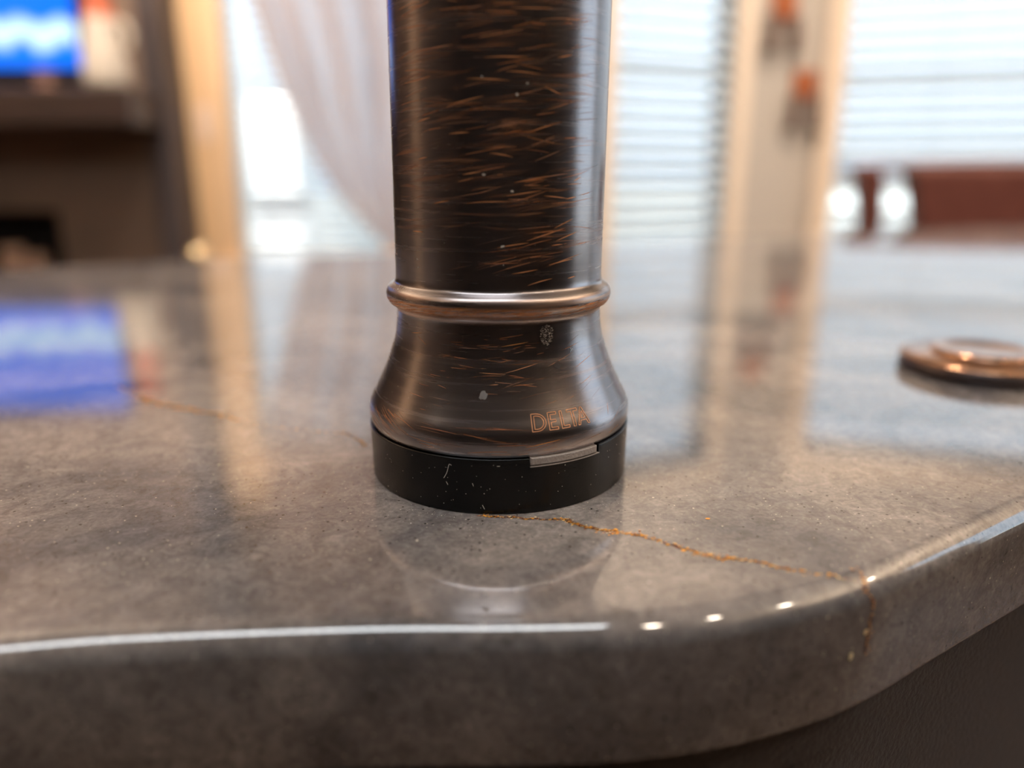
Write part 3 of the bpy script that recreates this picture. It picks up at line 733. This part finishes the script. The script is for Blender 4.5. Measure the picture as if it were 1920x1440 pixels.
# light switch
sw = empty('light_switch', (Xat(402, LW_D), backY, Zat(232, LW_D))); tag(sw, 'pale pink light switch plate on the tan wall', 'light switch')
obj('plate', bx(-.035,.035,-.006,0,-.057,.057, bev=.003), M['switch'], sw); obj('toggle', bx(-.008,.008,-.012,-.005,-.018,.018, bev=.002), M['switch'], sw)

# sheer curtain ------------------------------------------------------------
cur = empty('sheer_curtain', (0, 0, 0)); tag(cur, 'sheer lilac-white curtain tied back over the window left of the faucet', 'curtain')
CD = LW_D - .13
def left_edge(z):     # left hem curve
    K = [(Zat(v, CD), Xat(u + (324-v)*0.0 + (950-u)*(324-v)/5000.0*-1*0, CD)) for u, v in ((452,-260),(470,-90),(497,0),(520,100),(548,200),(590,300),(640,380),(695,440),(728,470))]
    K.sort()
    if z <= K[0][0]: return K[0][1]
    for (z0,x0),(z1,x1) in zip(K, K[1:]):
        if z <= z1: return x0+(x1-x0)*(z-z0)/(z1-z0)
    return K[-1][1] - (z-K[-1][0])*.10
zt_, zb_ = 2.2, Zat(472, CD)
xR_top, xR_bot = -.03, Xat(790, CD)
bm = bmesh.new(); NU, NV = 140, 60; grid = []; dens = []
for j in range(NV+1):
    t = j/NV; z = zb_ + (zt_-zb_)*t; xl_ = left_edge(z); xr_ = xR_bot + (xR_top-xR_bot)*min(1, t*2.5)
    row = []
    for i in range(NU+1):
        s_ = i/NU; x = xl_ + (xr_-xl_)*s_
        amp = .040*(.35+.65*min(1, t*2.2))
        y = Y(CD) + amp*math.sin(s_*2*PI*4.5 + .8*math.sin(s_*5)) + .004*math.sin(s_*2*PI*17+z*2)
        row.append(bm.verts.new((x, y, z))); dens.append(min(1, (.5+.5*math.sin(s_*2*PI*7.3 + 1.2*math.sin(s_*9)))*(.85 if t > .25 else .6) + .12*abs(math.cos(s_*2*PI*17+z*2)) + max(0, .30-t)*2.2*(.3+s_)))  # painted fold bands, spaced apart from the mesh folds, heavier at the gather
    grid.append(row)
for a, b_ in zip(grid, grid[1:]):
    for i in range(NU): bm.faces.new((a[i], a[i+1], b_[i+1], b_[i]))
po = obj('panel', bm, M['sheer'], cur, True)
ca = po.data.color_attributes.new('fold_shade', 'FLOAT_COLOR', 'POINT')
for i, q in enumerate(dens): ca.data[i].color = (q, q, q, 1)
bm = bmesh.new(); NU2 = 40; grid = []
for j in range(20):
    t = j/19; z = zb_ - t*(zb_-.05); row = []
    wd_ = .035 + .06*t
    for i in range(NU2+1):
        s_ = i/NU2; row.append(bm.verts.new((Xat(752, CD)+(s_-.5)*2*wd_, Y(CD)+.014*math.sin(s_*2*PI*5), z)))
    grid.append(row)
for a, b_ in zip(grid, grid[1:]):
    for i in range(NU2): bm.faces.new((a[i], a[i+1], b_[i+1], b_[i]))
obj('tail', bm, M['sheer'], cur, True)
bm = bmesh.new(); tube(bm, [(Xat(752,CD)+.06*math.cos(a*PI/8), Y(CD)+.03*math.sin(a*PI/8), zb_-.004+.004*math.cos(a*PI/8)) for a in range(17)], .010, 10); obj('tieback', bm, M['wall'], cur, True)
rod = empty('curtain_rod', (0,0,0)); tag(rod, 'brass curtain rod above the window left of the faucet', 'curtain rod')
bm = bmesh.new(); tube(bm, [(w1a-.08, Y(CD), 2.21), (.04, Y(CD), 2.21)], .009, 16); obj('pole', bm, M['brass'], rod, True)
for x in (w1a-.05, .01): obj('bracket', bx(x-.008, x+.008, Y(CD)-.004, backY, 2.19, 2.20), M['brass'], rod)

# ------------------------------------------------------------------ rust metal wall ornaments
wdir = -d1
def ornament(u, v, label):
    s = s_end1 - s_at(u, corner, d1); P = E1 + wdir*s; D = P.y-CAMY
    r_ = empty('wall_ornament', (P.x, P.y, Zat(v, D)), math.atan2(wdir.y, wdir.x)); tag(r_, label, 'ornament', 'rust metal wall ornaments')
    bm = bmesh.new(); box(bm, -.040,.040,-.012,-.001,.005,.075,bev=.006); obj('top_plate', bm, M['rust'], r_)
    bm = bmesh.new(); tube(bm, catmull([(-.034,-.010,.01),(-.038,-.022,-.03),(-.046,-.022,-.075)], 4), [.015]*9 , 12); obj('prong', bm, M['rustdark'], r_, True)
    bm = bmesh.new(); tube(bm, catmull([(.034,-.010,.01),(.030,-.022,-.03),(.030,-.022,-.075)], 4), [.015]*9 , 12); obj('prong', bm, M['rustdark'], r_, True)
ornament(1440, 42, 'rust-orange two-pronged metal ornament higher on the beige wall')
ornament(1490, 190, 'rust-orange two-pronged metal ornament lower on the beige wall')

# ------------------------------------------------------------------ leather chair
ch = empty('leather_chair', (Xat(1600, 1.45), Y(1.45), 0), rad(-4)); tag(ch, 'red-brown leather dining chair in front of the wide window at right', 'chair')
zt = Zat(312, 1.42)
def panel(pts, y0, y1, m, name, bev=.006, curve=0):
    """closed outline in x,z extruded in y"""
    bm = bmesh.new(); vs = [bm.verts.new((x, y0, z)) for x, z in pts]; f = bm.faces.new(vs)
    r = bmesh.ops.extrude_face_region(bm, geom=[f])
    for v in [q for q in r['geom'] if isinstance(q, bmesh.types.BMVert)]: v.co.y = y1
    bmesh.ops.recalc_face_normals(bm, faces=bm.faces)
    es = [e for e in bm.edges if abs((e.verts[0].co-e.verts[1].co).y) < 1e-6]
    bmesh.ops.bevel(bm, geom=es, offset=bev, segments=3, affect='EDGES', profile=.5)
    return obj(name, bm, m, ch)
# back: curved side stile, slot, main panel, all under a rolled top
sx = lambda u: 1.45*(u-1600)/1455.0
zz = lambda v: Zat(v, 1.45)
o = panel([(sx(1592), zt-.004), (sx(1598), zt), (sx(1640), zt), (sx(1652), zt-.02), (sx(1656), zz(380)), (sx(1660), zz(440)), (sx(1664), .62), (sx(1628), .62), (sx(1624), zz(440)), (sx(1618), zz(390)), (sx(1606), zz(335))], -.02, .02, M['leather'], 'side_stile')
back = [(sx(1692), zt-.004), (sx(1715), zt), (sx(2180), zt), (sx(2200), zt-.01), (sx(2210), zz(440)), (sx(2200), .62), (sx(1725), .62), (sx(1722), zz(440)), (sx(1714), zz(385)), (sx(1700), zz(335))]
panel(back, -.025, .025, M['leather'], 'backrest', bev=.010)
bm = bmesh.new(); tube(bm, catmull([(sx(1594), 0, zt-.006), (sx(1650), -.002, zt-.001), (sx(1900), -.012, zt+.001), (sx(2205), 0, zt-.004)], 6), .007, 12); obj('top_roll', bm, M['leather'], ch, True)
obj('seat', bx(sx(1600), sx(2200), .0, .46, .43, .50, bev=.02), M['leather'], ch)
obj('back_rail', bx(sx(1625), sx(2205), -.022, .022, .56, .63, bev=.008), M['leather'], ch)
for x in (sx(1625), sx(2180)):
    for y in (.0, .43):
        bm = bmesh.new(); tube(bm, [(x+.01, y+.01, .56 if y < .1 else .44), (x+.01, y+.01, 0)], [.022,.015], 12); obj('leg', bm, M['dark_wood'], ch, True)

# ------------------------------------------------------------------ ceiling lights
pf = empty('ceiling_light', (-.12, -.46, 2.6)); tag(pf, 'long cool white ceiling light panel over the counter edge', 'ceiling light')
obj('housing', bx(-.92,.50,-.20,.20,-.05,0,bev=.006), M['vinyl'], pf)
obj('diffuser', bx(-.90,.48,-.18,.18,-.058,-.049,bev=.002), M['light'], pf)
pos = [(.72,-.82),(1.05,-.60),(1.6,-.45),(-1.9,-.9),(2.3,.2)]
for i, (x, y) in enumerate(pos):
    r_ = empty('recessed_light', (x, y, 2.6)); tag(r_, 'round warm recessed downlight in the kitchen ceiling '+['nearest behind the long panel','second behind the long panel','third and rightmost behind the long panel','by the left wall','before the side bay window'][i], 'ceiling light', 'recessed ceiling downlights')
    bm = bmesh.new(); lathe(bm, [(.066,0),(.066,-.006),(.046,-.008),(.046,-.001)], 32, cap0=False, cap1=False); obj('trim_ring', bm, M['vinyl'], r_, True)
    bm = bmesh.new(); lathe(bm, [(.045,-.001),(.044,-.004)], 32); obj('lens', bm, M['can'], r_)

# unseen uplighters, added to fill the room with light off the ceiling
for (x, y), where in zip([(-2.3,.75),(2.35,-.5),(-2.25,1.75),(2.3,.6)], ['by the left wall','by the side wall at right','beside the fireplace','before the side bay window']):
    fl = empty('fill_uplighter', (x, y, 0)); tag(fl, 'added unseen uplighter for fill light '+where, 'floor lamp', 'added fill uplighters')
    bm = bmesh.new(); lathe(bm, [(.13,0),(.13,.015),(.02,.03),(.011,.05),(.011,1.62),(.02,1.63)], 32); obj('pole', bm, M['bronze'], fl, True)
    bm = bmesh.new(); lathe(bm, catmull([(.02,1.62),(.09,1.64),(.14,1.70),(.15,1.74)], 4)+catmull([(.147,1.74),(.137,1.703),(.088,1.645),(.02,1.628)], 4), 32); obj('bowl_shade', bm, M['black'], fl, True)
    ld = bpy.data.lights.new('fill_bulb', 'SPOT'); ld.energy = FILL_UP_W; ld.color = (1,.80,.60); ld.spot_size = rad(150); ld.spot_blend = .7; ld.shadow_soft_size = .05
    lo = bpy.data.objects.new('fill_bulb', ld); COL.objects.link(lo); lo.parent = fl; lo.location = (0,0,1.70); lo.rotation_euler = (PI, 0, 0)

# unseen spots above the frame, added to brighten far walls and furniture
def washer(x, y, aim, pw, where):
    r_ = empty('fill_spot_light', (x, y, 2.6)); tag(r_, 'added unseen fill downlight '+where, 'ceiling light', 'added fill downlights')
    bm = bmesh.new(); lathe(bm, [(.06,0),(.06,-.006),(.045,-.008),(.040,-.001)], 32, cap0=False, cap1=False); obj('trim_ring', bm, M['vinyl'], r_, True)
    ld = bpy.data.lights.new('fill_spot_bulb', 'SPOT'); ld.energy = pw; ld.color = (1,.80,.62); ld.spot_size = rad(80); ld.spot_blend = .8; ld.shadow_soft_size = .04
    lo = bpy.data.objects.new('fill_spot_bulb', ld); COL.objects.link(lo); lo.parent = r_; lo.location = (0,0,-.01)
    lo.rotation_euler = (Vector(aim)-Vector((x,y,2.59))).to_track_quat('-Z', 'Y').to_euler()
washer(-.95, 1.55, (-1.02, 2.5, 1.0), FILL_SPOT_W*1.1, 'before the tan wall')
washer(-1.7, 1.45, (-1.6, 2.35, 1.1), FILL_SPOT_W*.35, 'before the fireplace')
washer(.45, .9, (.70, 1.95, 1.2), FILL_SPOT_W*.75, 'before the beige bay wall')
washer(-.3, 1.5, (-.35, 2.4, 1.1), FILL_SPOT_W*.35, 'before the sheer curtain')
washer(1.2, .3, (.95, 1.3, .9), FILL_SPOT_W*.8, 'above the leather chair')
washer(.1, .75, (.1, .12, .93), FILL_SPOT_W*.5, 'above the island')
washer(-1.95, .18, (-2.68, .18, 1.0), FILL_SPOT_W*.45, 'before the cream door')
